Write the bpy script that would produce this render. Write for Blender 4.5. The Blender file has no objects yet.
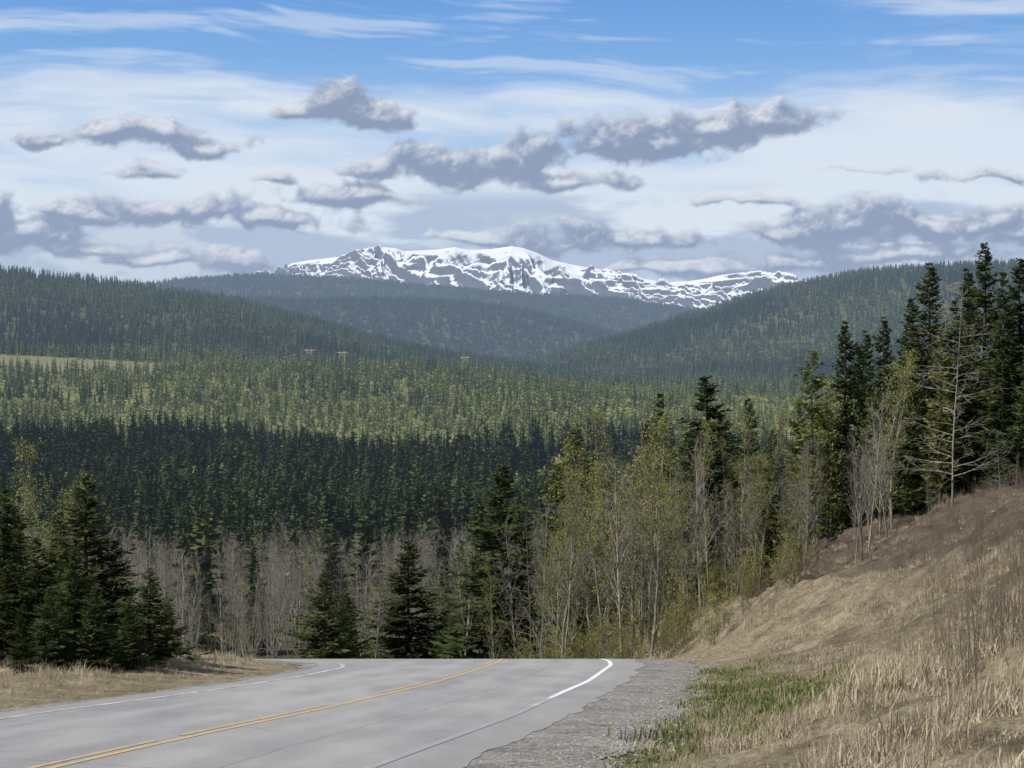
import bpy, math, numpy as np
from mathutils import Vector
R=np.random.default_rng(7)
F=1911.0
scene=bpy.context.scene
def link(o): scene.collection.objects.link(o); return o
# ---------------------------------------------------------------- noise
_T=np.random.default_rng(3).random((256,256))
def vn(x,y):
    xi=np.floor(x).astype(int); yi=np.floor(y).astype(int); fx=x-xi; fy=y-yi
    fx=fx*fx*(3-2*fx); fy=fy*fy*(3-2*fy)
    a=_T[xi%256,yi%256];b=_T[(xi+1)%256,yi%256];c=_T[xi%256,(yi+1)%256];d=_T[(xi+1)%256,(yi+1)%256]
    return (a*(1-fx)+b*fx)*(1-fy)+(c*(1-fx)+d*fx)*fy
def fbm(x,y,o=4,g=.5):
    s=0;a=.5;t=0
    for i in range(o):
        an=.6*i; xx=x*math.cos(an)-y*math.sin(an); yy=x*math.sin(an)+y*math.cos(an)
        s=s+a*vn(xx*2**i+17.3*i,yy*2**i+5.1*i);t+=a;a*=g
    return s/t
def sm(t): t=np.clip(t,0,1); return t*t*(3-2*t)
def table(xs,ys,sig,lo,hi,step):
    g=np.arange(lo,hi,step); v=np.interp(g,xs,ys)
    k=np.exp(-.5*(np.arange(-int(4*sig/step),int(4*sig/step)+1)*step/sig)**2);k/=k.sum()
    n=len(k)//2; vp=np.concatenate([v[0]+(np.arange(-n,0))*(v[1]-v[0]),v,v[-1]+np.arange(1,n+1)*(v[-1]-v[-2])])
    v=np.convolve(vp,k,'valid')
    return lambda q: np.interp(q,g,v)
# ---------------------------------------------------------------- terrain profile
_b1=table([-60,66,80,110,150,250,400],[-1.75+7.0,-9.45,-12.0,-18,-23,-34,-38],1.6,-60,400,.25)
_b2=table([250,400,500,650,820,1000,1500,2000,2600,40000],[-34,-38,-40,-38,-44,-40,-20,-8,-20,-40],30,250,12000,10)
def B(y):
    y=np.asarray(y,float)
    w=sm((y-300)/80)
    return _b1(np.minimum(y,399))*(1-w)+_b2(np.clip(y,250,11990))*w
xr_=table([-60,-12,0,10,20.8,31,38.9,45,57.7,62,70,80,90,96,98,400],[-11,-5.1,-3.4,-2.0,-.6,1.0,1.95,2.75,3.95,4.1,3.8,2,-3,-12,-30,-30],1.0,-60,400,.25)
xl_=table([-60,-12,0,10,20.8,31.8,36,41.8,49.2,55,59,62.5,65.5,68,70,400],[-21,-14,-12.3,-11,-9.8,-8.5,-7.75,-6.8,-6,-5.6,-6,-8,-12,-18,-30,-30],.7,-60,400,.25)
xc_=table([-60,-12,0,10,20.8,25.1,33.1,44,55,62,68,75,83,92,99],[-16,-9.5,-7.8,-6.4,-5.1,-4.55,-3.3,-1.9,-.9,-.45,-.4,-1.5,-4.5,-12,-25],2,-60,120,.25)
xb_=table([-60,-12,0,10,20.8,31,45,57.7,66,80,100,120,150,250,600],[-9.3,-3.4,-1.7,-.3,1.0,2.7,4.5,5.7,6,5,1,-2,-2,10,60],1.5,-60,600,.25)
def prof(D,pts):
    px=np.array([p[0] for p in pts],float);py=np.array([p[1] for p in pts],float)
    X=(px-512)/F*D; Z=(384-py)/F*D
    g=np.linspace(X[0],X[-1],600); v=np.interp(g,X,Z)
    k=np.hanning(25);k/=k.sum(); v=np.convolve(np.pad(v,12,mode='edge'),k,'valid')
    return lambda x: np.interp(x,g,v)
LAY=[(1950,900,600,prof(1950,[(-900,320),(0,356),(250,369),(450,378),(560,390),(640,410),(1900,425)]),7),
 (3000,1300,1300,prof(3000,[(-900,258),(0,281),(130,290),(240,306),(330,328),(400,352),(520,374),(640,397),(700,412),(1900,430)]),20),
 (3700,1700,1500,prof(3700,[(-900,500),(400,430),(500,385),(560,362),(600,349),(640,337),(700,317),(780,291),(850,280),(930,275),(1024,271),(1900,255)]),24),
 (5000,1500,1500,prof(5000,[(-900,310),(150,303),(300,305),(420,301),(500,307),(580,324),(650,347),(800,380),(1900,400)]),22),
 (6800,2200,2500,prof(6800,[(-900,278),(130,288),(180,284),(250,280),(330,283),(400,288),(500,294),(600,303),(680,312),(780,330),(1900,340)]),20)]
def H(x,y,off=True):
    x=np.asarray(x,float);y=np.asarray(y,float)
    b=B(y); xr=xr_(np.clip(y,-60,399)); xl=xl_(np.clip(y,-60,399)); xb=xb_(np.clip(y,-60,599))
    u=x-xb
    h=np.interp(u,[0,.8,2,4,8,13,18,30,60,200],[0,.05,.22,.80,2.8,5.4,6.9,8.2,10,14])
    h=h+1.15*np.exp(-((u-5)/2.6)**2)*sm((y-58)/16)*sm(u/2)
    sc=1+.22*sm((y-50)/30)
    fade=1-sm((y-150)/350)
    rough=(fbm(x*.35,y*.35,4)-.5)*1.6*sm((u-2)/5)+(fbm(x*1.3+9,y*1.3,3)-.5)*.5*sm((u-.5)/2)
    z=b+h*sc*fade+rough*fade
    v=(xl-.9)-x
    berm=.22*sm(v/2.2)*(1-sm((y-66)/12))
    z=z+np.where((v>0)&(y<90),berm+(fbm(x*.8,y*.8+40,3)-.5)*.3*sm(v/3),0)
    z=z+np.where(y>95,(fbm(x*.02+7,y*.02,3)-.5)*6*sm((y-95)/120),0)
    z=z+np.where(y>380,(fbm(x*.006+2,y*.005,3)-.5)*26*sm((y-380)/200)*(1-sm((y-1500)/500)),0)
    inside=(x>xl-.75)&(x<xr+1.75)&(y<98)
    z=np.where(inside,b-.05 if off else b,z)
    if np.any(y>900):
        n=fbm(x/420.+11,y/420.+3,4)-.5
        for D,wf,wb,pf,amp in LAY:
            w=np.where(y<D,(D-y)/wf,(y-D)/wb)
            g=sm(1-w); Rz=pf(x)
            c=b+(Rz-b)*g+n*amp*4.0*(1-.55*g)*sm(g*3)
            z=np.where((y>900)&(g>0),np.maximum(z,c),z)
    return z
# ---------------------------------------------------------------- mesh helper
def mesh(name,V,Fc,mat=None,attrs=None,smooth=False,mats=None,mi=None):
    me=bpy.data.meshes.new(name); V=np.asarray(V,np.float32); 
    groups=[np.asarray(f,np.int32) for f in (Fc if isinstance(Fc,list) else [Fc])]
    me.vertices.add(len(V)); me.vertices.foreach_set('co',V.ravel())
    nl=sum(g.size for g in groups); me.loops.add(nl); me.loops.foreach_set('vertex_index',np.concatenate([g.ravel() for g in groups]))
    nf=sum(len(g) for g in groups); me.polygons.add(nf)
    cnt=np.concatenate([np.full(len(g),g.shape[1],np.int32) for g in groups])
    st=np.concatenate([[0],np.cumsum(cnt)[:-1]]).astype(np.int32)
    me.polygons.foreach_set('loop_start',st)
    if smooth: me.polygons.foreach_set('use_smooth',np.ones(nf,bool))
    if mats:
        for m in mats: me.materials.append(m)
        me.polygons.foreach_set('material_index',np.asarray(mi,np.int32))
    elif mat: me.materials.append(mat)
    if attrs:
        for k,(t,a) in attrs.items():
            at=me.attributes.new(k,t,'POINT'); at.data.foreach_set({'FLOAT':'value','INT':'value','FLOAT_VECTOR':'vector','FLOAT_COLOR':'color'}[t],np.asarray(a,np.int32 if t=='INT' else np.float32).ravel())
    me.update(calc_edges=True); me.validate()
    return me
def obj(name,me,loc=(0,0,0)):
    o=bpy.data.objects.new(name,me); o.location=loc; return link(o)
def gridfaces(nr,nc):
    i=np.arange(nr-1)[:,None]*nc+np.arange(nc-1)[None,:]
    return np.stack([i,i+1,i+nc+1,i+nc],-1).reshape(-1,4)
# ---------------------------------------------------------------- material helpers
class NT:
    def __init__(s,nt): s.nt=nt; s.n=nt.nodes; s.l=nt.links
    def __call__(s,t,**kw):
        nd=s.n.new(t)
        for k,v in kw.items(): setattr(nd,k,v)
        return nd
    def con(s,a,b): s.l.new(a,b)
    def setin(s,sock,v):
        if isinstance(v,bpy.types.NodeSocket): s.l.new(v,sock)
        elif v is not None: sock.default_value=v
    def math(s,op,a,b=None,c=None,clamp=False):
        m=s('ShaderNodeMath',operation=op,use_clamp=clamp)
        s.setin(m.inputs[0],a)
        if b is not None: s.setin(m.inputs[1],b)
        if c is not None: s.setin(m.inputs[2],c)
        return m.outputs[0]
    def vm(s,op,a,b=None,c=None):
        m=s('ShaderNodeVectorMath',operation=op); s.setin(m.inputs[0],a)
        if b is not None: s.setin(m.inputs[1],b)
        if c is not None: s.setin(m.inputs[2],c)
        return m.outputs['Value'] if op in('LENGTH','DOT_PRODUCT') else m.outputs[0]
    def mix(s,f,a,b,bt='MIX'):
        m=s('ShaderNodeMix',data_type='RGBA',blend_type=bt); s.setin(m.inputs[0],f)
        for k,v in((6,a),(7,b)):
            if isinstance(v,tuple) and len(v)==3: v=v+(1,)
            s.setin(m.inputs[k],v)
        return m.outputs[2]
    def noise(s,vec,scale,det=4,rough=.55,dist=0,dim='3D'):
        m=s('ShaderNodeTexNoise',noise_dimensions=dim); s.setin(m.inputs['Vector'],vec); m.inputs['Scale'].default_value=scale
        m.inputs['Detail'].default_value=det; m.inputs['Roughness'].default_value=rough; m.inputs['Distortion'].default_value=dist
        return m.outputs[0]
    def rng(s,v,a,b,c=0,d=1,smooth=False):
        m=s('ShaderNodeMapRange',interpolation_type='SMOOTHSTEP' if smooth else 'LINEAR'); s.setin(m.inputs[0],v)
        m.inputs[1].default_value=a;m.inputs[2].default_value=b;m.inputs[3].default_value=c;m.inputs[4].default_value=d
        return m.outputs[0]
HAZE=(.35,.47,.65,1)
def newmat(name):
    m=bpy.data.materials.new(name); m.use_nodes=True; m.node_tree.nodes.clear(); return m,NT(m.node_tree)
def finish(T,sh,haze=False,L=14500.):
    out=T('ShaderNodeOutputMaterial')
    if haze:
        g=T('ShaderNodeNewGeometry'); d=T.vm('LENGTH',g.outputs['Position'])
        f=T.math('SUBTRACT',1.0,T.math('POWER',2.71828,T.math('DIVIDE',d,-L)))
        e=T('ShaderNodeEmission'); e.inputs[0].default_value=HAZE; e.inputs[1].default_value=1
        mx=T('ShaderNodeMixShader'); T.con(f,mx.inputs[0]);T.con(sh,mx.inputs[1]);T.con(e.outputs[0],mx.inputs[2]); sh=mx.outputs[0]  # aerial haze painted into the material as a glow growing with distance
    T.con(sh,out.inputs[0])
    for m in bpy.data.materials:
        if m.node_tree==T.nt: m.cycles.emission_sampling='NONE'
def foliage(name,dark,light,vary=.5,haze=False,transl=.25,nscale=1.6,L=14500.,patch=None):
    m,T=newmat(name)
    tc=T('ShaderNodeTexCoord'); oi=T('ShaderNodeObjectInfo')
    n=T.noise(tc.outputs['Object'],nscale,2)
    c=T.mix(T.rng(n,.32,.68),dark,light)
    r=T.rng(oi.outputs['Random'],0,1,1-vary,1+vary)
    hs=T('ShaderNodeHueSaturation'); T.con(c,hs.inputs['Color']); T.con(r,hs.inputs['Value'])
    T.con(T.rng(T.math('FRACT',T.math('MULTIPLY',oi.outputs['Random'],7.31)),0,1,.475,.51),hs.inputs['Hue'])
    c=hs.outputs[0]
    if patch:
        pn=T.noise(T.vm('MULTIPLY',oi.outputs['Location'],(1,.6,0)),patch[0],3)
        c=T.mix(T.rng(pn,patch[2],patch[2]+.12,0,1,True),c,T.mix(1,c,patch[1],'MULTIPLY'))  # darkens whole patches of trees: cloud shadow put into the colour
    d=T('ShaderNodeBsdfDiffuse'); T.con(c,d.inputs[0]); sh=d.outputs[0]
    if transl>0:
        t=T('ShaderNodeBsdfTranslucent'); T.con(c,t.inputs[0])
        mx=T('ShaderNodeMixShader'); mx.inputs[0].default_value=transl; T.con(d.outputs[0],mx.inputs[1]);T.con(t.outputs[0],mx.inputs[2]); sh=mx.outputs[0]
    finish(T,sh,haze,L); return m
def bark(name,a,b,scale=6):
    m,T=newmat(name); tc=T('ShaderNodeTexCoord'); n=T.noise(T.vm('MULTIPLY',tc.outputs['Object'],(1,1,.3)),scale,3)
    oi=T('ShaderNodeObjectInfo')
    c=T.mix(T.rng(n,.35,.65),a,b); c=T.mix(1,c,T.mix(oi.outputs['Random'],(.65,.65,.65),(1.15,1.12,1.08)),'MULTIPLY')
    d=T('ShaderNodeBsdfDiffuse'); T.con(c,d.inputs[0]); finish(T,d.outputs[0]); return m
M_spr=foliage('spruce_needles',(.032,.052,.02),(.08,.108,.04),.3)
M_pine=foliage('pine_needles',(.075,.10,.03),(.18,.205,.065),.3)
M_shaded=foliage('cloud_shaded_forest_needles',(.02,.034,.016),(.042,.058,.024),.3,True,0,3)  # dark belt: cloud shadow put into the needle colour
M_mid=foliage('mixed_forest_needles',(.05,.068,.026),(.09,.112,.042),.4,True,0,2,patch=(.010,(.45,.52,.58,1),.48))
M_lit=foliage('sunlit_forest_needles',(.14,.168,.05),(.235,.26,.085),.35,True,0,3,patch=(.0045,(.33,.41,.48,1),.52))  # bright belt: sunlight put into the needle colour, cloud shadow into its patches
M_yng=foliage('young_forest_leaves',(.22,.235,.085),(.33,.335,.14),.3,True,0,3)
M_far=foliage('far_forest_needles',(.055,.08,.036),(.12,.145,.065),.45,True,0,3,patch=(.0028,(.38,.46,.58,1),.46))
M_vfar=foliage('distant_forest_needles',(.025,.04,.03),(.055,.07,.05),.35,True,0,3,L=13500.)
M_leaf=foliage('young_leaves',(.17,.185,.05),(.30,.31,.10),.3,transl=.4)
M_green=foliage('green_grass',(.10,.125,.04),(.20,.225,.09),.3,transl=.2,nscale=4)
M_straw=foliage('dry_grass_blades',(.33,.28,.185),(.58,.51,.37),.3,transl=.2,nscale=3)
M_bk=bark('conifer_bark',(.06,.045,.035),(.13,.11,.09))
M_asp=bark('aspen_bark',(.16,.148,.125),(.37,.35,.31))
M_twig=bark('shrub_bark',(.12,.098,.078),(.25,.21,.17))
M_deadb=bark('dead_wood',(.15,.14,.125),(.32,.30,.27))
# ---------------------------------------------------------------- plants
def norm(v): return v/np.maximum(np.linalg.norm(v,axis=-1,keepdims=True),1e-9)
def tubes(P0,P1,R0,R1,k=3):
    n=len(P0); d=norm(P1-P0); ref=np.where(np.abs(d[:,2:3])<.9,[[0,0,1.]],[[1.,0,0]]); a=norm(np.cross(d,ref)); b=np.cross(d,a)
    an=np.arange(k)/k*2*np.pi; ring=a[:,None,:]*np.cos(an)[None,:,None]+b[:,None,:]*np.sin(an)[None,:,None]
    V=np.concatenate([P0[:,None]+ring*R0[:,None,None],P1[:,None]+ring*R1[:,None,None]],1).reshape(-1,3)
    i=np.arange(n)[:,None]*2*k; j=np.arange(k)[None]; jn=(j+1)%k
    Fq=np.stack([i+j,i+jn,i+k+jn,i+k+j],-1).reshape(-1,4)
    return V,Fq
def kites(P,D,N,Ln,W):
    S=norm(np.cross(D,N)); 
    V=np.stack([P,P+D*Ln[:,None]*.45+S*W[:,None]*.5,P+D*Ln[:,None],P+D*Ln[:,None]*.45-S*W[:,None]*.5],1).reshape(-1,3)
    i=np.arange(len(P))[:,None]*4; return V,i+np.arange(4)[None]
def conifer(name,seed,h,r,mat,nwh,nb,tw,droop=.25,gap=.1,start=.05,power=.85,twl=.42,wf=(.2,.36)):
    r_=np.random.default_rng(seed)
    nb_tot=nwh*nb
    t=np.repeat(np.linspace(start,.985,nwh),nb)+r_.normal(0,.5/nwh,nb_tot); t=np.clip(t,start*.7,.99)
    az=r_.random(nb_tot)*2*np.pi
    lob=1+.30*np.sin(az*2+t*9+seed)*np.cos(t*17+seed*1.7)+.18*np.sin(t*41+seed)
    L=r*((1-t)**power)*lob*r_.uniform(.5,1.2,nb_tot)+.025*h*(.3+.7*(1-t))
    L*=np.where(t<start+.12,.55+.45*(t-start)/.12,1)
    keep=r_.random(nb_tot)>gap; t,az,L=t[keep],az[keep],L[keep]; n=len(t)
    out=np.stack([np.cos(az),np.sin(az),np.zeros(n)],1)
    up=.55*t-.18-droop*(1-t)+r_.normal(0,.09,n)
    z0=t*h; m=int(tw)
    s=np.clip(np.linspace(.12,1,m)[None]+r_.normal(0,.03,(n,m)),.05,1)
    def pos(s): 
        rad=L[:,None]*s; zz=z0[:,None]+L[:,None]*(up[:,None]*s+.22*s*s)
        return np.stack([out[:,0:1]*rad,out[:,1:2]*rad,zz],-1)
    P=pos(s)
    side=np.stack([-out[:,1],out[:,0],np.zeros(n)],1)
    sg=np.where(np.arange(m)%2==0,1,-1)[None,:,None]
    fw=r_.uniform(.35,1.1,(n,m,1))
    D=norm(out[:,None]*fw+side[:,None]*sg*r_.uniform(.5,1,(n,m,1))+r_.normal(0,.22,(n,m,3))+np.array([0,0,.02]))
    D[:,-1]=norm(out+np.array([0,0,.25]))
    LL=(twl*L[:,None]*(1.05-.6*s)+.012*h)*r_.uniform(.6,1.3,(n,m))
    WW=LL*r_.uniform(wf[0],wf[1],(n,m))+.003*h
    NN=norm(r_.normal(0,.55,(n,m,3))+np.array([0,0,1.]))
    V1,F1=kites(P.reshape(-1,3),D.reshape(-1,3),NN.reshape(-1,3),LL.ravel(),WW.ravel())
    e=pos(np.full((n,1),.0))[:,0]; e2=pos(np.full((n,1),.9))[:,0]
    V2,F2=tubes(e,e2,np.full(n,.0016*h)+.004*L,np.full(n,.0006*h),3)
    zz=np.linspace(0,1,7); tr=np.stack([r_.normal(0,.003*h,7)*zz,r_.normal(0,.003*h,7)*zz,zz*h*.99-.3*(zz==0)],1); rr=.014*h*(1-zz)+.0015*h
    V3,F3=tubes(tr[:-1],tr[1:],rr[:-1],rr[1:],6)
    V=np.concatenate([V1,V2,V3]); Fa=np.concatenate([F1,F2+len(V1),F3+len(V1)+len(V2)])
    mi=np.concatenate([np.zeros(len(F1)),np.ones(len(F2)+len(F3))])
    return mesh(name,V,Fa,mats=[mat,M_bk],mi=mi)
def farcon(name,seed,mat,r=.17,nt=13,k=7,wk=.75):
    r_=np.random.default_rng(seed); h=1.
    t=np.repeat(np.linspace(.1,.93,nt),k)+r_.normal(0,.02,nt*k); n=nt*k; az=r_.random(n)*6.283
    L=r*((1-t)**.8)*r_.uniform(.6,1.3,n)+.02
    out=np.stack([np.cos(az),np.sin(az),-.25+.5*t+r_.normal(0,.1,n)],1)
    P=np.stack([np.zeros(n),np.zeros(n),t+.02],1)
    V1,F1=kites(P,norm(out),norm(r_.normal(0,.4,(n,3))+np.array([0,0,1.])),L*1.1,L*wk+.012)
    zz=np.array([0,.1,.5,1.]);rr=np.array([.012,r*.4,r*.25,.004]);tr=np.stack([0*zz,0*zz,zz],1)
    tr[0,2]=-.05
    V3,F3=tubes(tr[:-1],tr[1:],rr[:-1],rr[1:],5)
    return mesh(name,np.concatenate([V1,V3]),np.concatenate([F1,F3+len(V1)]),mat=mat)
def fardec(name,seed,mat,r=.2,n=130):
    r_=np.random.default_rng(seed); d=norm(r_.normal(0,1,(n,3))); rad=r_.uniform(.3,1,(n,1))**.5
    P=d*rad*np.array([r,r,.38])*(1-.25*(d[:,2:3]>0)*np.abs(d[:,2:3]))+np.array([0,0,.6]); s=r_.uniform(.05,.10,n)
    V1,F1=kites(P,norm(r_.normal(0,1,(n,3))+np.array([0,0,.8])),norm(r_.normal(0,1,(n,3))),s*1.4,s)
    zz=np.array([-.05,.4,.95]);tr=np.stack([0*zz,0*zz,zz],1);rr=np.array([.014,.01,.003])
    V3,F3=tubes(tr[:-1],tr[1:],rr[:-1],rr[1:],4)
    return mesh(name,np.concatenate([V1,V3]),np.concatenate([F1,F3+len(V1)]),mat=mat)
def bare(name,seed,h,mat,nbr=26,spread=.55,start=.2,leaf=None,nleaf=0,lsz=.07,nst=1,droop=0,thin=1.,lenf=.34,straight=1.):
    r_=np.random.default_rng(seed); P0=[];P1=[];A=[];Bb=[];tips=[]
    def grow(p,d,L,rad,seg,lev,upb):
        pts=[p]; dd=d.copy(); rs=[rad]
        for i in range(seg):
            dd=dd+r_.normal(0,(.09+.05*lev)*straight,3)+np.array([0,0,upb]); dd/=np.linalg.norm(dd)
            q=pts[-1]+dd*L/seg; r2=rad*(1-(i+1)/seg*.85)
            P0.append(pts[-1]);P1.append(q);A.append(rs[-1]);Bb.append(r2); pts.append(q); rs.append(r2)
            if lev>=1: tips.append(q)
        return pts,rs
    for st in range(nst):
        d0=np.array([r_.normal(0,.04+.16*(nst>1)),r_.normal(0,.04+.16*(nst>1)),1.]); hh=h*(1 if st==0 else r_.uniform(.6,.95))
        pts,rs=grow(np.array([r_.normal(0,.05*(nst-1)),r_.normal(0,.05*(nst-1)),-.2]),d0/np.linalg.norm(d0),hh+.2,.0085*h*thin,11,-.9,.05)
        pts=np.array(pts)
        for b in range(nbr//nst):
            t=start+(1-start)*((b+r_.random())/(nbr/nst)); t=min(t,.97); f=t*11; i=int(f); p=pts[i]+(pts[min(i+1,11)]-pts[i])*(f-i)
            az=r_.random()*6.283; d=np.array([math.cos(az)*spread,math.sin(az)*spread,1-.25-droop*1.2]); d/=np.linalg.norm(d)
            L=hh*lenf*(1-t)**.7*r_.uniform(.55,1.2)+.05*h
            bp,br=grow(p,d,L,(.0085*h*(1-t)+.0012*h)*.5*thin,5,1,.06-droop*.15)
            for c in range(6):
                k=r_.integers(1,6); az2=r_.normal(0,1,3); dc=norm((bp[k]-bp[k-1])/np.linalg.norm(bp[k]-bp[k-1])+az2*.45)
                cp,cr=grow(bp[k],dc,L*r_.uniform(.25,.5),max(br[k]*.6,.0007*h),3,2,.05-droop*.1)
                for e in range(2):
                    kk=r_.integers(1,4); de=norm((cp[kk]-cp[kk-1])/np.linalg.norm(cp[kk]-cp[kk-1])+r_.normal(0,.5,3)); grow(cp[kk],de,L*.16,.0006*h,1,3,0)
    V,Fq=tubes(np.array(P0),np.array(P1),np.maximum(np.array(A),.0006*h),np.maximum(np.array(Bb),.0005*h),3)
    if leaf:
        tp=np.array(tips); idx=r_.integers(0,len(tp),nleaf); P=tp[idx]+r_.normal(0,.012*h,(nleaf,3))
        D=norm(r_.normal(0,1,(nleaf,3))); s=r_.uniform(.6,1.4,nleaf)*lsz
        V1,F1=kites(P,D,norm(r_.normal(0,1,(nleaf,3))),s*1.3,s)
        mi=np.concatenate([np.zeros(len(Fq)),np.ones(len(F1))])
        return mesh(name,np.concatenate([V,V1]),np.concatenate([Fq,F1+len(V)]),mats=[mat,leaf],mi=mi)
    return mesh(name,V,Fq,mat=mat)
def tuft(name,seed,mat,nb,h,sp,lean,ww=.006):
    r_=np.random.default_rng(seed); P=np.stack([r_.normal(0,sp,nb),r_.normal(0,sp,nb),np.full(nb,-.04)],1)
    az=r_.random(nb)*6.283; le=np.abs(r_.normal(0,lean,nb)); d=norm(np.stack([np.cos(az)*le,np.sin(az)*le,np.ones(nb)],1))
    hh=h*r_.uniform(.35,1.15,nb); s=np.stack([-np.sin(az),np.cos(az),0*az],1); w=ww*r_.uniform(.6,1.4,nb)[:,None]
    P2=P+d*hh[:,None]*.6; d2=norm(d+np.stack([np.cos(az)*le,np.sin(az)*le,-.3*le],1)); P3=P2+d2*hh[:,None]*.45
    V=np.stack([P-s*w,P+s*w,P2+s*w*.8,P2-s*w*.8,P3+s*w*.15,P3-s*w*.15],1).reshape(-1,3)
    i=np.arange(nb)[:,None]*6; Fq=np.concatenate([i+np.array([[0,1,2,3]]),i+np.array([[3,2,4,5]])])
    return mesh(name,V,Fq,mat=mat)
# ---------------------------------------------------------------- scatter via geometry nodes
def scatter(name,P,S,protos,seed=1,tilt=.04,sxy=None):
    r_=np.random.default_rng(seed); n=len(P)
    rot=np.stack([r_.normal(0,tilt,n),r_.normal(0,tilt,n),r_.random(n)*6.283],1)
    S=np.asarray(S); sx=S if sxy is None else S*sxy
    me=bpy.data.meshes.new(name); me.vertices.add(n); me.vertices.foreach_set('co',np.asarray(P,np.float32).ravel())
    for k,t,a in(('rot','FLOAT_VECTOR',rot),('scl','FLOAT_VECTOR',np.stack([sx,sx,S],1)),('idx','INT',r_.integers(0,len(protos),n))):
        at=me.attributes.new(k,t,'POINT'); at.data.foreach_set('vector' if t!='INT' else 'value',np.asarray(a,np.int32 if t=='INT' else np.float32).ravel())
    o=obj(name,me)
    ng=bpy.data.node_groups.new(name,'GeometryNodeTree'); ng.interface.new_socket('Geometry',in_out='INPUT',socket_type='NodeSocketGeometry'); ng.interface.new_socket('Geometry',in_out='OUTPUT',socket_type='NodeSocketGeometry')
    N=ng.nodes; gi=N.new('NodeGroupInput'); go=N.new('NodeGroupOutput'); ip=N.new('GeometryNodeInstanceOnPoints'); jn=N.new('GeometryNodeJoinGeometry')
    for p in protos:
        oi=N.new('GeometryNodeObjectInfo'); oi.transform_space='ORIGINAL'; oi.inputs['Object'].default_value=p; oi.inputs['As Instance'].default_value=True
        ng.links.new(oi.outputs['Geometry'],jn.inputs[0])
    def na(nm,t):
        a=N.new('GeometryNodeInputNamedAttribute'); a.data_type=t; a.inputs['Name'].default_value=nm; return a.outputs['Attribute']
    ng.links.new(gi.outputs[0],ip.inputs['Points']); ng.links.new(jn.outputs[0],ip.inputs['Instance']); ip.inputs['Pick Instance'].default_value=True
    ng.links.new(na('idx','INT'),ip.inputs['Instance Index']); ng.links.new(na('rot','FLOAT_VECTOR'),ip.inputs['Rotation']); ng.links.new(na('scl','FLOAT_VECTOR'),ip.inputs['Scale'])
    ng.links.new(ip.outputs[0],go.inputs[0])
    md=o.modifiers.new('scatter','NODES'); md.node_group=ng
    return o
# ---------------------------------------------------------------- GROUND
ns,nt=1250,760
s=25*np.exp(np.linspace(0,math.log(45000/25),ns)); yv=s-40
tt=np.linspace(-1,1,nt); tt=.75*(.45*tt+.55*tt**3)
Y=np.repeat(yv[:,None],nt,1); X=tt[None]*(s[:,None])+0*Y
Z=H(X,Y)
xl=xl_(np.clip(Y,-60,399)); xb=xb_(np.clip(Y,-60,599)); u=X-xb; v=(xl-.9)-X
def L3(a,b,w): return a*(1-w[...,None])+np.array(b)*w[...,None]
def greens(X,Y,u): return np.exp(-(((X-4.9)/1.1)**2+((Y-31)/4)**2))+.7*np.exp(-(((X-1.9-(Y-24)*.14)/.7)**2+((Y-24)/7)**2))+.45*np.exp(-(((u-1.0)/.9)**2+((Y-42)/9)**2))
def dirtf(x,y,u): return sm((u-6.0-3.5*(fbm(x*.15+30,y*.15,4)-.5))/2.5)*sm((y-42)/14)
def clearing(x,y): return sm((1.15-np.hypot((x+430)/120,(y-1760)/110)+.5*(fbm(x/60,y/60,3)-.5))/.25)
col=np.zeros(Y.shape+(3,))+np.array([.38,.325,.23])
n1=fbm(X*.5,Y*.5,4); n2=fbm(X*.15+30,Y*.15,4); n4=fbm(X*1.6+3,Y*1.6,4)
gr=greens(X,Y,u)
col=L3(col,[.15,.17,.065],np.clip(gr*1.2*(n1+.35),0,1))
col=L3(col,[.18,.15,.11],np.clip((n4-.48)*5,0,.6)*sm((u-1)/2))
col=L3(col,[.14,.112,.094],np.clip(dirtf(X,Y,u)*sm((n1*1.5)/.4),0,.9)*(Y<200))
col=L3(col,[.2,.165,.12],np.clip((n2-.5)*3,0,.3)*(u>2))
col=L3(col,[.13,.11,.075],sm((Y-82)/40))
col=L3(col,[.10,.115,.045],sm((Y-450)/200))
col=L3(col,[.22,.23,.09],sm((Y-780)/150))
col=L3(col,[.085,.10,.048],sm((Y-1950)/300))
col=L3(col,[.22,.215,.13],clearing(X,Y)*.8)
m,T=newmat('ground_soil_and_grass')
a=T('ShaderNodeAttribute',attribute_name='col'); g=T('ShaderNodeNewGeometry'); pos=g.outputs['Position']
na_=T.noise(pos,9,6,.7); nb_=T.noise(pos,.8,5,.6); nc_=T.noise(pos,55,3,.6)
c=T.mix(1,a.outputs['Color'],T.mix(T.rng(na_,.3,.7),(.5,.47,.45),(1.4,1.4,1.35)),'MULTIPLY')
c=T.mix(1,c,T.mix(T.rng(nb_,.35,.65),(.72,.71,.68),(1.2,1.2,1.2)),'MULTIPLY')
c=T.mix(1,c,T.mix(T.rng(nc_,.3,.7),(.65,.65,.65),(1.3,1.3,1.3)),'MULTIPLY')
d=T('ShaderNodeBsdfDiffuse'); T.con(c,d.inputs[0]); bp=T('ShaderNodeBump'); bp.inputs['Distance'].default_value=.16; bp.inputs['Strength'].default_value=1; T.con(na_,bp.inputs['Height']); T.con(bp.outputs[0],d.inputs['Normal'])
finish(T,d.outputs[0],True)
obj('ground',mesh('ground',np.stack([X,Y,Z],-1).reshape(-1,3),gridfaces(ns,nt),mat=m,smooth=True,attrs={'col':('FLOAT_COLOR',np.concatenate([col,np.ones(Y.shape+(1,))],-1).reshape(-1,4))}))
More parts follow.
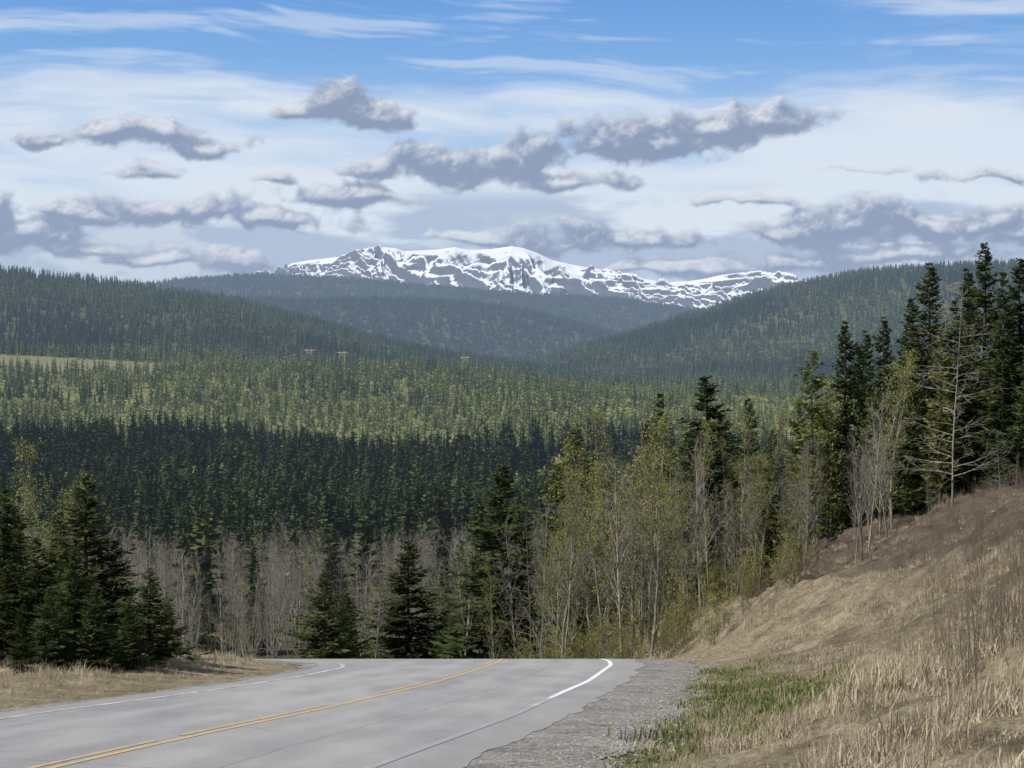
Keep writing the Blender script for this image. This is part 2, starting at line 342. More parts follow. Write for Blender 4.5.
# ---------------------------------------------------------------- ROAD
m,T=newmat('asphalt'); ac=T('ShaderNodeAttribute',attribute_name='across').outputs['Fac']; g=T('ShaderNodeNewGeometry'); pos=g.outputs['Position']
fine=T.noise(pos,70,4,.7); mid=T.noise(T.vm('MULTIPLY',pos,(1,.25,1)),1.1,5,.6); big=T.noise(T.vm('MULTIPLY',pos,(1,.15,1)),.35,3)
c=T.mix(T.rng(fine,.25,.75),(.25,.245,.24),(.42,.413,.405))
c=T.mix(1,c,T.mix(T.rng(mid,.35,.65),(.86,.86,.87),(1.09,1.09,1.08)),'MULTIPLY')
c=T.mix(1,c,T.mix(T.rng(big,.4,.6),(.92,.92,.93),(1.05,1.05,1.04)),'MULTIPLY')
w=None
for off in(-2.75,-1.0,1.0,2.75):
    q=T.math('ABSOLUTE',T.math('SUBTRACT',ac,off)); q=T.rng(q,0,.5,1,0,True); w=q if w is None else T.math('MAXIMUM',w,q)
c=T.mix(T.math('MULTIPLY',w,.25),c,(.46,.45,.44))
sw=T.math('ADD',ac,T.math('MULTIPLY',T.math('SUBTRACT',T.noise(pos,.7,3),.5),.25))
seam=T.rng(T.math('ABSOLUTE',T.math('SUBTRACT',sw,1.9)),0,.03,.5,0)
vo=T('ShaderNodeTexVoronoi',feature='DISTANCE_TO_EDGE'); T.con(T.vm('ADD',T.vm('MULTIPLY',pos,(1,1,0)),T.vm('MULTIPLY',T('ShaderNodeTexNoise').outputs[1],(1.,1.,0))),vo.inputs['Vector']); vo.inputs['Scale'].default_value=.16
cr=T.math('MULTIPLY',T.rng(vo.outputs[0],0,.004,1,0),T.rng(T.noise(pos,.25,2),.5,.6,0,.5))
c=T.mix(T.math('MAXIMUM',seam,cr),c,(.13,.13,.13))
ed=T.rng(T.math('ADD',T.math('ABSOLUTE',ac),T.math('MULTIPLY',big,.5)),4.2,4.6,0,.5,True)
c=T.mix(ed,c,(.30,.29,.275))
b=T('ShaderNodeBsdfPrincipled'); T.con(c,b.inputs['Base Color']); b.inputs['Roughness'].default_value=.85; b.inputs['Specular IOR Level'].default_value=.25
bp=T('ShaderNodeBump'); bp.inputs['Distance'].default_value=.01; T.con(fine,bp.inputs['Height']); T.con(bp.outputs[0],b.inputs['Normal']); finish(T,b.outputs[0]); M_as=m
ry=np.arange(-14,97.5,.2); nc=25; fr=np.linspace(0,1,nc)
wob=(fbm(ry*.8,ry*0+3,3)-.5)*.22
RL=xl_(ry)+wob; RR=xr_(ry)+(fbm(ry*.9,ry*0+9,3)-.5)*.3
RX=RL[:,None]*(1-fr)+RR[:,None]*fr; RY=np.repeat(ry[:,None],nc,1)
RZ=B(RY)
obj('road',mesh('road',np.stack([RX,RY,RZ],-1).reshape(-1,3),gridfaces(len(ry),nc),mat=M_as,smooth=True,attrs={'across':('FLOAT',(RX-xc_(RY)).ravel())}))
m,T=newmat('gravel'); g=T('ShaderNodeNewGeometry'); pos=g.outputs['Position']
vo=T('ShaderNodeTexVoronoi'); T.con(pos,vo.inputs['Vector']); vo.inputs['Scale'].default_value=20
sp=T('ShaderNodeSeparateColor'); T.con(vo.outputs['Color'],sp.inputs[0])
c=T.mix(sp.outputs[0],(.17,.16,.15),(.46,.44,.415)); c=T.mix(T.rng(vo.outputs['Distance'],.3,.7),c,T.mix(.5,c,(.1,.095,.09)))
c=T.mix(1,c,T.mix(T.rng(T.noise(pos,1.2,4),.3,.7),(.65,.64,.62),(1.15,1.13,1.1)),'MULTIPLY')
d=T('ShaderNodeBsdfDiffuse'); T.con(c,d.inputs[0]); finish(T,d.outputs[0]); M_gr=m
def gravel(name,a,bb):
    n=9; f=np.linspace(0,1,n); gx=a[:,None]*(1-f)+bb[:,None]*f; gy=np.repeat(ry[:,None],n,1); gz=B(gy)-.006-.036*np.clip(f-.15,0,1)**1.5+(fbm(gx*4,gy*4,2)-.5)*.02*(f>.3)
    F_=gridfaces(len(ry),n)
    if bb[0]<a[0]: F_=F_[:,::-1]
    obj(name,mesh(name,np.stack([gx,gy,gz],-1).reshape(-1,3),F_,mat=M_gr,smooth=True))
gravel('gravel_shoulder',RR-.25,xr_(ry)+1.75+(fbm(ry*.7,ry*0+1,4)-.5)*1.2)
gravel('gravel_shoulder',RL+.25,xl_(ry)-.55+(fbm(ry*.9,ry*0+21,3)-.5)*.4)
import bmesh
M_stone=bark('pebble_stone',(.2,.19,.18),(.42,.40,.38),3)
def stone(name,seed):
    r_=np.random.default_rng(seed)
    ico=bpy.data.meshes.new(name); bm=bmesh.new(); bmesh.ops.create_icosphere(bm,subdivisions=1,radius=1)
    for vv in bm.verts: vv.co*=r_.uniform(.7,1.15); vv.co.z*=.6
    bm.to_mesh(ico); bm.free(); ico.materials.append(M_stone); return ico
def paint(name,colr):
    m,T=newmat(name); g=T('ShaderNodeNewGeometry'); pos=g.outputs['Position']; wr=T('ShaderNodeAttribute',attribute_name='wear').outputs['Fac']
    n=T.math('ADD',T.math('MULTIPLY',T.noise(pos,14,5,.75),.6),T.math('MULTIPLY',T.noise(pos,1.3,3,.6),.4)); f=T.rng(T.math('SUBTRACT',n,wr),-.06,.06,0,1)
    b=T('ShaderNodeBsdfPrincipled'); T.con(T.mix(f,(.32,.315,.31),colr),b.inputs['Base Color']); b.inputs['Roughness'].default_value=.7
    finish(T,b.outputs[0]); return m
M_y=paint('yellow_paint',(.62,.42,.13)); M_w=paint('white_paint',(.78,.78,.76))
def ribbon(name,px,py,w,mat,wear):
    px=np.array(px);py=np.array(py); tx=np.gradient(px);ty=np.gradient(py); l=np.hypot(tx,ty); nx,ny=ty/l,-tx/l
    a=np.stack([px-nx*w/2,py-ny*w/2],-1);b_=np.stack([px+nx*w/2,py+ny*w/2],-1); P=np.stack([a,b_],1)
    V=np.concatenate([P,(B(P[...,1])+.006)[...,None]],-1).reshape(-1,3)
    obj(name,mesh(name,V,gridfaces(len(px),2),mat=mat,attrs={'wear':('FLOAT',np.repeat(wear,2))}))
yy=np.arange(-12,88,.25)
ribbon('yellow_centre_line',xc_(yy)+.10,yy,.10,M_y,np.full(len(yy),.45))
for y0 in list(np.arange(-10,33,9.))+[39,48,57]:
    q=np.arange(y0,y0+(5.2 if y0>34 else 8.2),.25); ribbon('yellow_dashed_line',xc_(q)-.12,q,.09,M_y,np.full(len(q),.48))
ribbon('white_edge_line',xr_(yy)-.95,yy,.13,M_w,np.interp(yy,[0,30,36,40,90],[.65,.64,.52,.37,.36]))
q=np.arange(-12,69.5,.2); ribbon('white_edge_line',xl_(q)+.75,q,.12,M_w,np.full(len(q),.52))
# ---------------------------------------------------------------- MOUNTAIN
D=18000.
pf=[(60,330),(150,312),(225,292),(262,276),(283,269),(292,263),(310,260),(345,256),(372,250),(384,247),(396,248),(405,251),(425,250),(440,249),(455,247),(470,250),(490,249),(512,246),(524,248),(538,253),(552,260),(575,265),(600,269),(640,278),(665,282),(690,281),(720,276),(745,274),(770,272),(783,277),(800,287),(850,305),(950,325)]
mx=np.linspace((60-512)/F*D,(950-512)/F*D,1300); my=np.concatenate([np.linspace(D-4200,D-2600,60)[:-1],np.linspace(D-2600,D,380)[:-1],np.linspace(D,D+2500,50)])
S=np.interp(mx,[(p[0]-512)/F*D for p in pf],[(384-p[1])/F*D for p in pf])
MX,MY=np.meshgrid(mx,my); SS=np.repeat(S[None],len(my),0)
w=np.where(MY<D,(D-MY)/4200,(MY-D)/2500)
prf=np.interp(w,[0,.02,.07,.16,.3,.45,.7,1],[1,.965,.90,.82,.70,.56,.4,.1])
wx=MX+(fbm(MX/900,MY/900,3)-.5)*700+(MY-D)*.75
rid=1-np.abs(2*fbm(wx/620.+4,MY/3000.+2,5,.55)-1); rid2=1-np.abs(2*fbm(wx/210.+4,MY/800.+2,4,.55)-1)
amp=sm(np.where(MY<D,w/.09,w/.3))
MZ=SS*prf+amp*((rid-.84)*1050+(rid2-.80)*260)*(1-w*.5)+(fbm(MX/100,MY/100,4,.6)-.5)*70*np.clip(w*10,.1,1)
zz=MZ+(fbm(MX/1500,MY/1500,2)-.5)*260+MX*.10; stp=85.; q=zz/stp; fq=q-np.floor(q); tz=(np.floor(q)+sm((fq-.15)/.6))*stp-zz
MZ=MZ+tz*.6*amp*sm((fbm(MX/700+8,MY/700,3)-.35)/.2)
MZ=np.minimum(MZ,SS*.999)
m,T=newmat('snow_and_rock'); g=T('ShaderNodeNewGeometry'); pos=g.outputs['Position']; sn=T('ShaderNodeSeparateXYZ'); T.con(g.outputs['Normal'],sn.inputs[0]); sp=T('ShaderNodeSeparateXYZ'); T.con(pos,sp.inputs[0])
rt=T('ShaderNodeVectorRotate',rotation_type='Y_AXIS'); T.con(pos,rt.inputs[0]); rt.inputs['Angle'].default_value=.45
n=T.noise(T.vm('MULTIPLY',rt.outputs[0],(.35,.3,2.0)),.007,9,.72); n3=T.noise(pos,.0013,3,.5)
leftb=T.rng(sp.outputs[0],-1500,-950,.15,0,True)
low=T.rng(sp.outputs[2],720,1050,.10,0,True)
val=T.math('ADD',T.math('MULTIPLY',sn.outputs[2],.62),T.math('ADD',T.math('MULTIPLY',n,.75),T.math('MULTIPLY',n3,.3)))
val=T.math('SUBTRACT',T.math('SUBTRACT',val,leftb),low)
f=T.rng(val,.81,.90)
c=T.mix(f,T.mix(T.noise(pos,.02,4),(.06,.07,.10),(.15,.15,.175)),(.78,.80,.85))
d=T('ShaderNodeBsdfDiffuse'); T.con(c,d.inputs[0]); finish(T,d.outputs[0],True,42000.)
obj('snowy_mountain',mesh('snowy_mountain',np.stack([MX,MY,MZ],-1).reshape(-1,3),gridfaces(*MX.shape),mat=m,smooth=True))
# ---------------------------------------------------------------- TREES near
def hz(x,y): return float(H(np.array([x]),np.array([y]))[0])
spr=[conifer('spruce_mesh_%d'%i,10+i,10.,[1.9,1.6,2.2,1.8][i],M_spr,[54,48,50,54][i],7,13,droop=.2,gap=.25,start=.04) for i in range(4)]
yng=[conifer('young_spruce_mesh_%d'%i,20+i,6.,[1.6,1.75,1.45][i],M_spr,40,7,15,droop=.08,gap=.08,start=.02,power=.88,wf=(.18,.32)) for i in range(3)]
pin=[conifer('pine_mesh_%d'%i,30+i,11.,[1.8,1.6,2.0][i],[M_pine,M_pine,M_spr][i],40,5,15,droop=-.1,gap=.28,start=.1,power=.6) for i in range(3)]
def place(kind,meshes,hm,px,pyt,d,ws=1.,i=None):
    x=(px-512)/F*d; z=hz(x,d); zt=(384-pyt)/F*d; h=max(zt-z,1.0); me=meshes[(int(px)*7+int(pyt))%len(meshes) if i is None else i]
    o=obj(kind,me,(x,d,z)); s_=h/hm; o.scale=(s_*ws,s_*ws,s_); o.rotation_euler=(0,0,(px*1.37)%6.28); return o
for a in [(86,474,50,1.35),(60,512,52,1.25),(116,540,50,1.3),(150,568,48.5,1.35),(95,586,45.5,1.35),(22,604,42.5,1.15),(4,488,54,1.25),(-32,478,54,1.25),(38,540,50,1.3),(-60,540,48,1.2),(168,600,54,1.2),(20,520,58,1.2),(75,550,47,1.3),(130,596,46.5,1.3),(50,590,45,1.3),(10,560,50,1.3)]:
    place('spruce_tree',yng,6.,*a[:3],ws=a[3])
for a in [(325,570,100,1.3),(347,592,106,1.2),(408,541,112,1.3),(445,560,120,1.)]: place('spruce_tree',yng,6.,*a[:3],ws=a[3])
for a in [(502,464,105,1.25),(480,505,110,1.2),(462,540,116,1.),(522,500,112,.9),(660,393,112,.9),(648,420,120,.8),(706,376,104,1.3),(690,430,108,1.1),(722,410,112,1.),(748,398,118,.8),(772,430,104,.9),(845,321,100,.8),(866,330,106,.8),(884,316,98,.8),(905,330,100,.9),(930,262,90,.95),(912,298,92,.9),(985,243,88,.85),(968,268,93,.9),(1003,272,85,.85),(1020,258,86,.9),(1046,240,86,1),(1075,250,84,1),(1110,240,90,1),(955,300,98,.9),(1030,330,80,.9),(895,370,96,.8),(858,345,104,.8)]:
    place('spruce_tree',spr,10.,*a[:3],ws=a[3])
for a in [(575,428,118,1.15),(556,462,114,1.),(592,450,122,1.1),(608,462,112,.9),(585,500,108,1.),(812,348,96,.9),(828,400,92,.85),(800,400,102,.8),(545,520,120,.9),(940,330,86,.7)]:
    place('pine_tree',pin,11.,*a[:3],ws=a[3],i=(int(a[0])%2))
asp=[bare('bare_aspen_mesh_%d'%i,40+i,10.,M_asp,24,.42,[.25,.4,.2][i],lenf=.26) for i in range(3)]
lf=[bare('leafing_aspen_mesh_%d'%i,50+i,10.,M_asp,24,.42,[.1,.2,.05][i],M_leaf,[1700,1200,2100][i],.075,lenf=.26) for i in range(3)]
ded=[bare('dead_conifer_mesh',60,10.,M_deadb,50,1.0,.12,droop=.45,lenf=.19,thin=.75,straight=.5)]
shr=[bare('shrub_mesh_%d'%i,70+i,2.,M_twig,24,.9,.05,nst=5,thin=.7) for i in range(2)]
shg=[bare('green_shrub_mesh_%d'%i,80+i,3.,M_twig,24,.6,.05,M_leaf,700,.05,nst=4,thin=.8) for i in range(2)]
for a in [(952,276,82,1.),(532,500,100,.8),(1000,430,74,.9)]: place('dead_tree',ded,10.,*a[:3],ws=a[3])
r2=np.random.default_rng(5)
for k in range(52):
    px=r2.uniform(540,930); top=np.interp(px,[520,620,700,800,930],[520,440,440,440,400])+r2.uniform(0,100); place('bare_aspen_tree',asp,10.,px,top,r2.uniform(74,100) if px>760 else r2.uniform(84,112),ws=1.)
for k in range(30):
    px=r2.uniform(560,765); top=np.interp(px,[520,600,660,760],[520,412,425,450])+r2.uniform(0,110); place('leafing_aspen_tree',lf,10.,px,top,r2.uniform(84,116),ws=1.05)
for a in [(50,448,95),(62,480,92),(20,500,82),(40,520,85)]: place('leafing_aspen_tree',lf,10.,*a)
for a in [(868,398,80),(888,405,82),(862,430,78),(740,470,84),(795,450,86),(1015,455,70)]: place('bare_aspen_tree',asp,10.,*a)
def spot(name,me,x,y,s=1.):
    o=obj(name,me,(x,y,hz(x,y))); o.scale=(s,s,s); return o
A3=[spot('bare_aspen_tree',asp[i],-18+i*6,120+i*5,.9) for i in range(3)]
G3=[spot('leafing_aspen_tree',lf[i],-6+i*4,128+i*3,.7) for i in range(3)]
SH=[spot('bare_shrub',shr[i],14+i*1.5,58+3*i) for i in range(2)]
SG=[spot('green_shrub',shg[i],5+i*2,80+i*2) for i in range(2)]
FD=[spot('conifer_tree',farcon('shaded_conifer_mesh_%d'%i,90+i,M_shaded,[.16,.2,.14][i]),-60+9*i,640,17) for i in range(3)]
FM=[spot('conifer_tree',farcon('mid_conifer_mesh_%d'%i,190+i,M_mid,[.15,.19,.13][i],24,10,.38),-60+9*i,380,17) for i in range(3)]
FL=[spot('conifer_tree',farcon('sunlit_conifer_mesh_%d'%i,95+i,M_lit,[.13,.16,.11][i]),-60+9*i,1050,15) for i in range(3)]
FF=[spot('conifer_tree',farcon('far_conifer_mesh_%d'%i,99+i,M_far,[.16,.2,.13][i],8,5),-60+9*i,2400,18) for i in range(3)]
FV=[spot('conifer_tree',farcon('distant_conifer_mesh_%d'%i,103+i,M_vfar,[.2,.26][i],6,5),-60+9*i,5000,20) for i in range(2)]
FY=[spot('young_aspen_tree',fardec('young_aspen_mesh_%d'%i,110+i,M_yng,[.2,.26][i]),-30+9*i,900,9) for i in range(2)]
def zone(y0,y1,dens,k=.34,mg=30,seed=1):
    r_=np.random.default_rng(seed); area=k*(y1**2-y0**2)+2*mg*(y1-y0); n=int(area*dens)
    y=np.sqrt(r_.random(n)*(y1**2-y0**2)+y0**2); x=(r_.random(n)*2-1)*(k*y+mg); return x,y,r_
x,y,r_=zone(88,300,.062,.3,10,1); px=512+x/y*F
dn=fbm(x*.03+5,y*.03,3); k=(dn>.34)&(px<560)&~((x>-32)&(y<100)); x,y=x[k],y[k]
scatter('aspen_thicket',np.stack([x,y,H(x,y)],1),r_.uniform(.55,1.1,len(x))*np.interp(y,[90,200],[.85,1.15]),A3,2)
x,y,r_=zone(84,260,.012,.3,10,21); px=512+x/y*F; k=((px>450)|(r_.random(len(x))<.2)); x,y=x[k],y[k]
scatter('leafing_aspen_thicket',np.stack([x,y,H(x,y)],1),r_.uniform(.45,.9,len(x)),G3,3)
x=r_.uniform(-6,16,260); y=r_.uniform(72,104,260); k=(x-xb_(y)>-2.5)&(x-xb_(y)<5+ (y-68)*.2); x,y=x[k],y[k]
scatter('green_shrub_thicket',np.stack([x,y,H(x,y)],1),r_.uniform(.3,.9,len(x)),SG,4)
x=np.concatenate([r_.uniform(3,24,1500),r_.uniform(-30,-8,200),r_.uniform(4,14,200)]); y=np.concatenate([r_.uniform(20,85,1500),r_.uniform(55,95,200),r_.uniform(17,40,200)])
k=((x-xb_(y)>3.8)&((fbm(x*.2,y*.2,3)>.5)|(x>.22*y)))|((x<xl_(y)-4)&(y>58)); x,y=x[k],y[k]
scatter('bare_shrub_thicket',np.stack([x,y,H(x,y)],1),r_.uniform(.2,.65,len(x)),SH,5)
x,y,r_=zone(160,340,.006,.34,20,11); k=fbm(x*.02+1,y*.02,3)>.5; x,y=x[k],y[k]
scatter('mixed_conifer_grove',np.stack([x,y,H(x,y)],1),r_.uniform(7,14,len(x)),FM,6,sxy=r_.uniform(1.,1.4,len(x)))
def sidev(x,y): return y+170*(fbm(x*.007+3,y*.004,3)-.5)-x*.35
x,y,r_=zone(310,680,.034,.34,40,12); sv=sidev(x,y)
clr=((fbm(x*.012+8,y*.006,3)<.36)&(y<430)&(x<-20))|(sv>610); x,y=x[~clr],y[~clr]
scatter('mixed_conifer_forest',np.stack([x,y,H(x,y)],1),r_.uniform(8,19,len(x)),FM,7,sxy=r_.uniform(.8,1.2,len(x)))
x,y,r_=zone(500,980,.030,.34,40,32); sv=sidev(x,y)
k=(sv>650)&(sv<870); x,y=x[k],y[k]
scatter('shaded_conifer_forest',np.stack([x,y,H(x,y)],1),r_.uniform(11,20,len(x)),FD,37,sxy=r_.uniform(.8,1.2,len(x)))
x,y,r_=zone(300,900,.0035,.34,40,22); k=(fbm(x*.01+18,y*.006,3)>.53)|(np.abs(sidev(x,y)-632)<22); x,y=x[k],y[k]
scatter('young_aspen_grove',np.stack([x,y,H(x,y)],1),r_.uniform(6,11,len(x)),FY,17)
x,y,r_=zone(700,1950,.0085,.34,60,13); k=(sidev(x,y)>860)&(clearing(x,y)<r_.random(len(x))); x,y=x[k],y[k]
scatter('sunlit_conifer_forest',np.stack([x,y,H(x,y)],1),r_.uniform(6,17,len(x))*(.6+.8*fbm(x/90,y/90,2)),FL,8,sxy=r_.uniform(.9,1.3,len(x)))
x,y,r_=zone(750,1700,.007,.34,60,23); k=(fbm(x/160,y/80,3)>.40)&(sidev(x,y)>870)&(clearing(x,y)<.3); x,y=x[k],y[k]
scatter('young_aspen_forest',np.stack([x,y,H(x,y)],1),r_.uniform(4,9,len(x)),FY,18,sxy=r_.uniform(1,1.7,len(x)))
x,y,r_=zone(1900,3800,.0075,.34,60,14)
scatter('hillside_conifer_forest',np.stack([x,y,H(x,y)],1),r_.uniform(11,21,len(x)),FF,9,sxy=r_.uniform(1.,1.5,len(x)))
x,y,r_=zone(3800,6900,.003,.33,60,15)
scatter('distant_conifer_forest',np.stack([x,y,H(x,y)],1),r_.uniform(15,24,len(x)),FV,10,sxy=r_.uniform(1.3,2.2,len(x)))
# ---------------------------------------------------------------- GRASS + STONES
TS=[spot('dry_grass_tuft',tuft('dry_grass_mesh_%d'%i,120+i,M_straw,[46,40,40][i],[.34,.22,.48][i],[.13,.16,.1][i],[.4,.7,.3][i],.005),3+i*.5,22+i) for i in range(3)]
TG=[spot('green_grass_tuft',tuft('green_grass_mesh_%d'%i,130+i,M_green,60,[.16,.12][i],.14,.5,.007),4+i*.5,27) for i in range(2)]
PB=[spot('pebble',stone('pebble_mesh_%d'%i,140+i),2.+i*.3,24+i,.05) for i in range(3)]
n=30000; y=8+84*r_.random(n)**1.25; x=xb_(y)+.1+r_.random(n)**.8*(22); k=(x<.3*y+3); x,y=x[k],y[k]; uu=x-xb_(y)
gm=greens(x,y,uu)
dirtm=dirtf(x,y,uu)
isg=r_.random(len(x))<gm*.85
patch=fbm(x*.45+4,y*.45,3)
k1=(~isg)&(r_.random(len(x))>dirtm*.8)&(patch>np.interp(y,[25,45],[.28,.38]))
x1,y1=x[k1],y[k1]; sc=(.35+.65*sm((patch[k1]-.40)/.25))*r_.uniform(.6,1.2,k1.sum())*np.interp(uu[k1],[0,1,3],[.4,.6,.85])*np.interp(y1,[20,40],[1.1,.75])
scatter('dry_grass',np.stack([x1,y1,H(x1,y1)],1),sc,TS,11,tilt=.12,sxy=1.35)
x1,y1=x[isg],y[isg]; scatter('green_grass',np.stack([x1,y1,H(x1,y1)],1),r_.uniform(.5,1.1,len(x1)),TG,12,tilt=.1,sxy=1.6)
n=7000; y=r_.uniform(25,75,n); x=xl_(y)-.9-r_.random(n)*22; x,y=x[(x>-.36*y)],y[(x>-.36*y)]
scatter('dry_grass',np.stack([x,y,H(x,y)],1),r_.uniform(.25,.75,len(x))*np.interp(xl_(y)-x,[1,3],[.4,1]),TS,13,tilt=.12,sxy=1.4)
n=6000; y=12+60*r_.random(n)**1.3; x=xr_(y)+r_.random(n)**.8*2.3; z=np.where(x<xr_(y)+1.75,B(y)-.02,H(x,y))
scatter('loose_gravel',np.stack([x,y,z],1),.01+.028*r_.random(n)**3,PB,14,tilt=.5)
n=300; y=30+60*r_.random(n); x=xb_(y)+3+r_.random(n)*16
scatter('loose_stones',np.stack([x,y,H(x,y)],1),.03+.10*r_.random(n)**3,PB,15,tilt=.5)
# ---------------------------------------------------------------- POWER PYLONS
m,T=newmat('pylon_wood'); d=T('ShaderNodeBsdfDiffuse'); g=T('ShaderNodeNewGeometry'); T.con(T.mix(T.noise(g.outputs['Position'],2,3),(.42,.33,.22),(.55,.45,.32)),d.inputs[0]); finish(T,d.outputs[0],True)
def pylon(px,py,d):
    x=(px-512)/F*d; z=hz(x,d); h=max((384-py)/F*d-z,21)
    P0=np.array([[-2.5,0,-1],[2.5,0,-1],[-5,0,h-1.5],[-2.5,0,h-6],[2.5,0,h-6]],float);P1=np.array([[-2.5,0,h],[2.5,0,h],[5,0,h-1.5],[2.5,0,h-2],[-2.5,0,h-2]],float)
    V,Fq=tubes(P0,P1,np.array([.3,.3,.45,.15,.15]),np.array([.25,.25,.45,.15,.15]),6); obj('power_pylon',mesh('power_pylon',V,Fq,mat=m),(x,d,z))
for a in [(309,354,1940),(342,355,1940),(465,356,1960)]: pylon(*a)
# ---------------------------------------------------------------- SKY
W=bpy.data.worlds.new('World'); scene.world=W; W.use_nodes=True; W.node_tree.nodes.clear(); T=NT(W.node_tree)
sun_el=math.radians(48); saz=math.radians(-125)
sd=Vector((math.sin(saz)*math.cos(sun_el),math.cos(saz)*math.cos(sun_el),math.sin(sun_el)))
sky=T('ShaderNodeTexSky',sky_type='NISHITA'); sky.sun_disc=False; sky.sun_elevation=sun_el; sky.sun_rotation=saz; sky.altitude=1000; sky.air_density=1.; sky.dust_density=.6
tc=T('ShaderNodeTexCoord'); sx=T('ShaderNodeSeparateXYZ'); T.con(tc.outputs['Generated'],sx.inputs[0])
skc=T.mix(.45,sky.outputs[0],(4.2,4.5,5.0))
fin=T.mix(T.rng(sx.outputs[2],0,.3,.8,0),skc,(5.4,6.3,7.8))
bg=T('ShaderNodeBackground'); bg.inputs[1].default_value=.1; T.con(fin,bg.inputs[0]); o=T('ShaderNodeOutputWorld'); T.con(bg.outputs[0],o.inputs[0])
W.cycles.sampling_method='MANUAL'; W.cycles.sample_map_resolution=256
def axis(core,cstep,out,n): 
    c=np.arange(-core,core,cstep); g=np.linspace(0,1,n)[1:]; e=core+(out-core)*g**1.6; return np.concatenate([-e[::-1],c,e])
az=axis(.30,.00062,1.15,70); elv=np.concatenate([np.linspace(-.03,.035,12)[:-1],np.arange(.035,.215,.00060),.215+(.75-.215)*np.linspace(0,1,60)**1.6])
AZ,EL=np.meshgrid(az,elv); U=AZ*19.11; Vv=EL*19.11
el=Vv
stops=[0,1.3,2.5,3.2,3.9,8]; cols=np.array([(.60,.70,.83),(.56,.67,.84),(.38,.56,.83),(.22,.43,.78),(.14,.34,.73),(.10,.25,.6)])
base=np.stack([np.interp(el,stops,cols[:,i]) for i in range(3)],-1)
def lay(b,c,a): return b*(1-a[...,None])+np.asarray(c)*a[...,None]
wx=U+(fbm(U*.4,Vv*.8+5,4)-.5)*1.6; wy=Vv+(fbm(U*.35+9,Vv*.7,4)-.5)*.5
c1=fbm(wx*.28+3,(wy+wx*.03)*2.6,6,.58); c2=fbm(wx*.22+31,wy*.9+7,4)
veil=np.exp(-((el-1.75)/.95)**2)
a=sm((c1*.55+c2*.45+.30*veil-.46)/.24)*.88
base=lay(base,(.72,.795,.885),a)
a=sm((fbm(wx*.5+50,(wy+wx*.05)*5.5,5,.6)-.5)/.22)*.4*np.clip((el-2)/1,0,1); base=lay(base,(.78,.83,.9),a)
bn=fbm(U*.5+70,Vv*2.4,6,.55); a=sm((bn+.30*np.exp(-((el-1.3)/.38)**2)-.52)/.16)*.8*sm((el-.5)/.4)*(1-sm((el-1.75)/.3)); base=lay(base,(.37,.475,.65),a)
bn=fbm(U*.8+20,Vv*2.2+40,6,.55); a=sm((bn-.52)/.12)*.45*(1-sm((el-1.5)/.3)); base=lay(base,(.74,.80,.87),a)
CL=[(62,147,34,14),(110,143,42,18),(165,140,40,20),(210,150,52,14),(150,178,32,10),(300,118,32,13),(338,106,42,27),(385,122,36,18),(395,174,46,16),(440,166,50,24),(500,172,56,26),(545,160,46,28),(605,148,62,29),(575,184,66,13),(660,142,52,26),(720,130,50,25),(775,124,52,24),(280,184,22,8),(345,198,64,14),(5,228,50,28),(50,242,66,22),(105,252,50,14),(100,218,54,12),(160,214,64,18),(205,216,58,22),(270,220,76,17),(235,264,56,18),(160,262,50,10),(568,246,56,26),(640,240,60,14),(480,236,50,9),(700,270,70,14),(640,270,60,11),(800,236,60,24),(855,224,60,26),(910,236,70,24),(965,232,60,22),(1015,240,56,19),(790,264,76,15),(900,258,96,15),(975,187,54,10),(845,175,50,6),(745,203,68,10),(1100,160,60,20),(1180,150,70,20),(-60,170,70,22),(-140,160,60,18),(1300,220,120,20),(-250,240,120,20),(1250,100,90,25),(-330,110,110,25),(1500,150,150,30),(-600,180,150,30),(1800,80,170,35)]
def field(du,dv):
    uu=U+du; vv_=Vv+dv
    wu=uu+(fbm(uu*1.3+3,vv_*1.3,3)-.5)*.55; wv=vv_+(fbm(uu*1.3+60,vv_*1.3+8,3)-.5)*.22
    cur=np.full(U.shape,-9.)
    for cx,cy,rx,ry_ in CL:
        cx_=(cx-512)/100.;cy_=(384-cy)/100.
        dy=(wv-cy_)/(ry_/100.); dy=np.where(dy<0,dy*1.35,dy)
        cur=np.maximum(cur,1-np.sqrt(((wu-cx_)/(rx*1.15/100.))**2+dy**2))
    b=0;am=.5;fr_=2.3
    for i in range(6):
        an=.5+.7*i; xx=uu*math.cos(an)-vv_*1.25*math.sin(an); yy_=uu*math.sin(an)+vv_*1.25*math.cos(an)
        b=b+am*(1-np.abs(2*vn(xx*fr_+i*13.1,yy_*fr_+i*7.7)-1)); am*=.56; fr_*=2.05
    return cur*1.0+(b-.74)*1.25
f1=field(0,0); f2=field(-.04,.10); f3=field(-.015,.03)
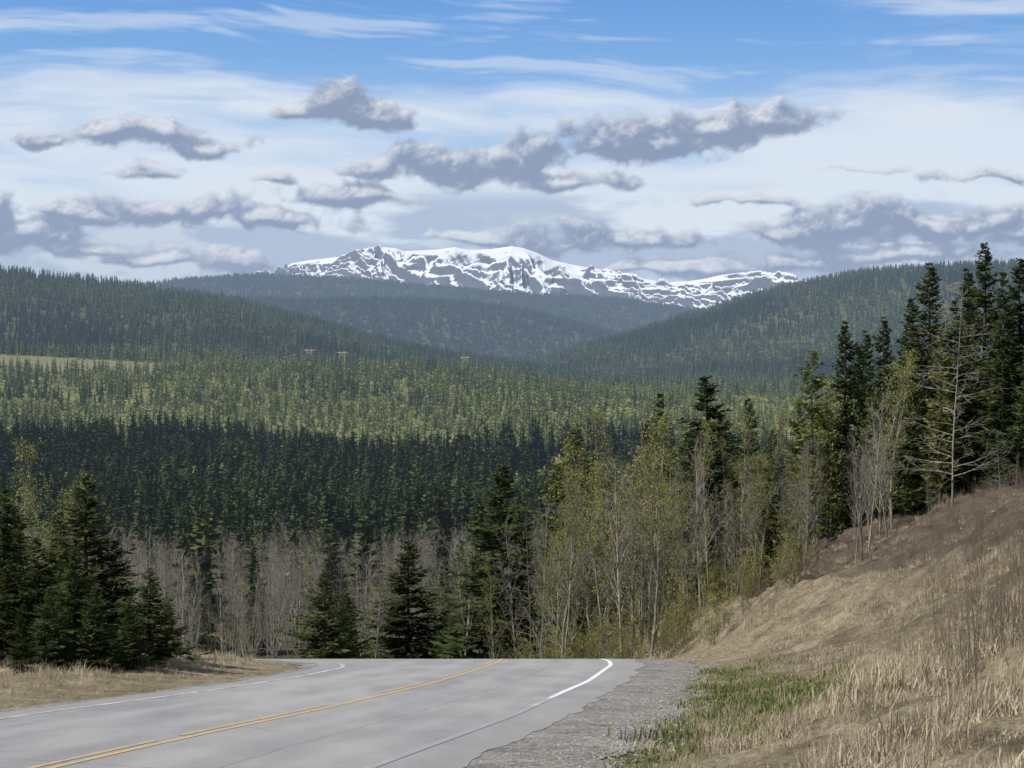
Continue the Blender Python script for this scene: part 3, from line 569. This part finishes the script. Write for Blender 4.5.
al=sm((f1+.12)/.5)
al=al*np.interp(el,[.8,1.5],[.85,.95])
lit=sm((f1-f2-.08)/.75)*.6+sm((f1-f3-.03)/.35)*.2
edge=1-sm((f1-.02)/.45)
lit=np.clip(lit+edge*.08,0,1)
cc=np.array((.25,.32,.47))*(1-lit[...,None])+np.array((.84,.87,.92))*lit[...,None]
hz_=np.exp(-(el/1.5)**2)[...,None]*.35; cc=cc*(1-hz_)+np.array((.45,.55,.72))*hz_
base=base*(1-al[...,None])+cc*al[...,None]
edgeA=1-sm((np.abs(AZ)-.8)/.33)*1.; edgeA=edgeA*(1-sm((EL-.45)/.28))
Rr=60000.
P=np.stack([np.sin(AZ)*np.cos(EL)*Rr,np.cos(AZ)*np.cos(EL)*Rr,np.sin(EL)*Rr],-1).reshape(-1,3)
m,T=newmat('sky_clouds'); at=T('ShaderNodeAttribute',attribute_name='col'); e=T('ShaderNodeEmission'); T.con(at.outputs['Color'],e.inputs[0]); tr=T('ShaderNodeBsdfTransparent'); mx=T('ShaderNodeMixShader'); T.con(at.outputs['Alpha'],mx.inputs[0]); T.con(tr.outputs[0],mx.inputs[1]); T.con(e.outputs[0],mx.inputs[2]); finish(T,mx.outputs[0])
me=mesh('sky',P,gridfaces(*AZ.shape),mat=m,smooth=True,attrs={'col':('FLOAT_COLOR',np.concatenate([base,edgeA[...,None]],-1).reshape(-1,4))})
obj('sky',me)
# sun
sl_=bpy.data.lights.new('sun','SUN'); sl_.energy=4.6; sl_.angle=math.radians(.5); sl_.color=(1,.955,.88); so=link(bpy.data.objects.new('sun',sl_)); so.rotation_euler=sd.to_track_quat('Z','Y').to_euler()
# camera
cam=bpy.data.cameras.new('camera'); co=link(bpy.data.objects.new('camera',cam)); co.location=(0,0,0); co.rotation_euler=(math.pi/2,0,0); cam.sensor_width=36; cam.lens=F/1024*36; cam.clip_end=90000; cam.clip_start=.1
scene.camera=co
scene.view_settings.view_transform='Standard'; scene.view_settings.look='None'; scene.view_settings.exposure=0
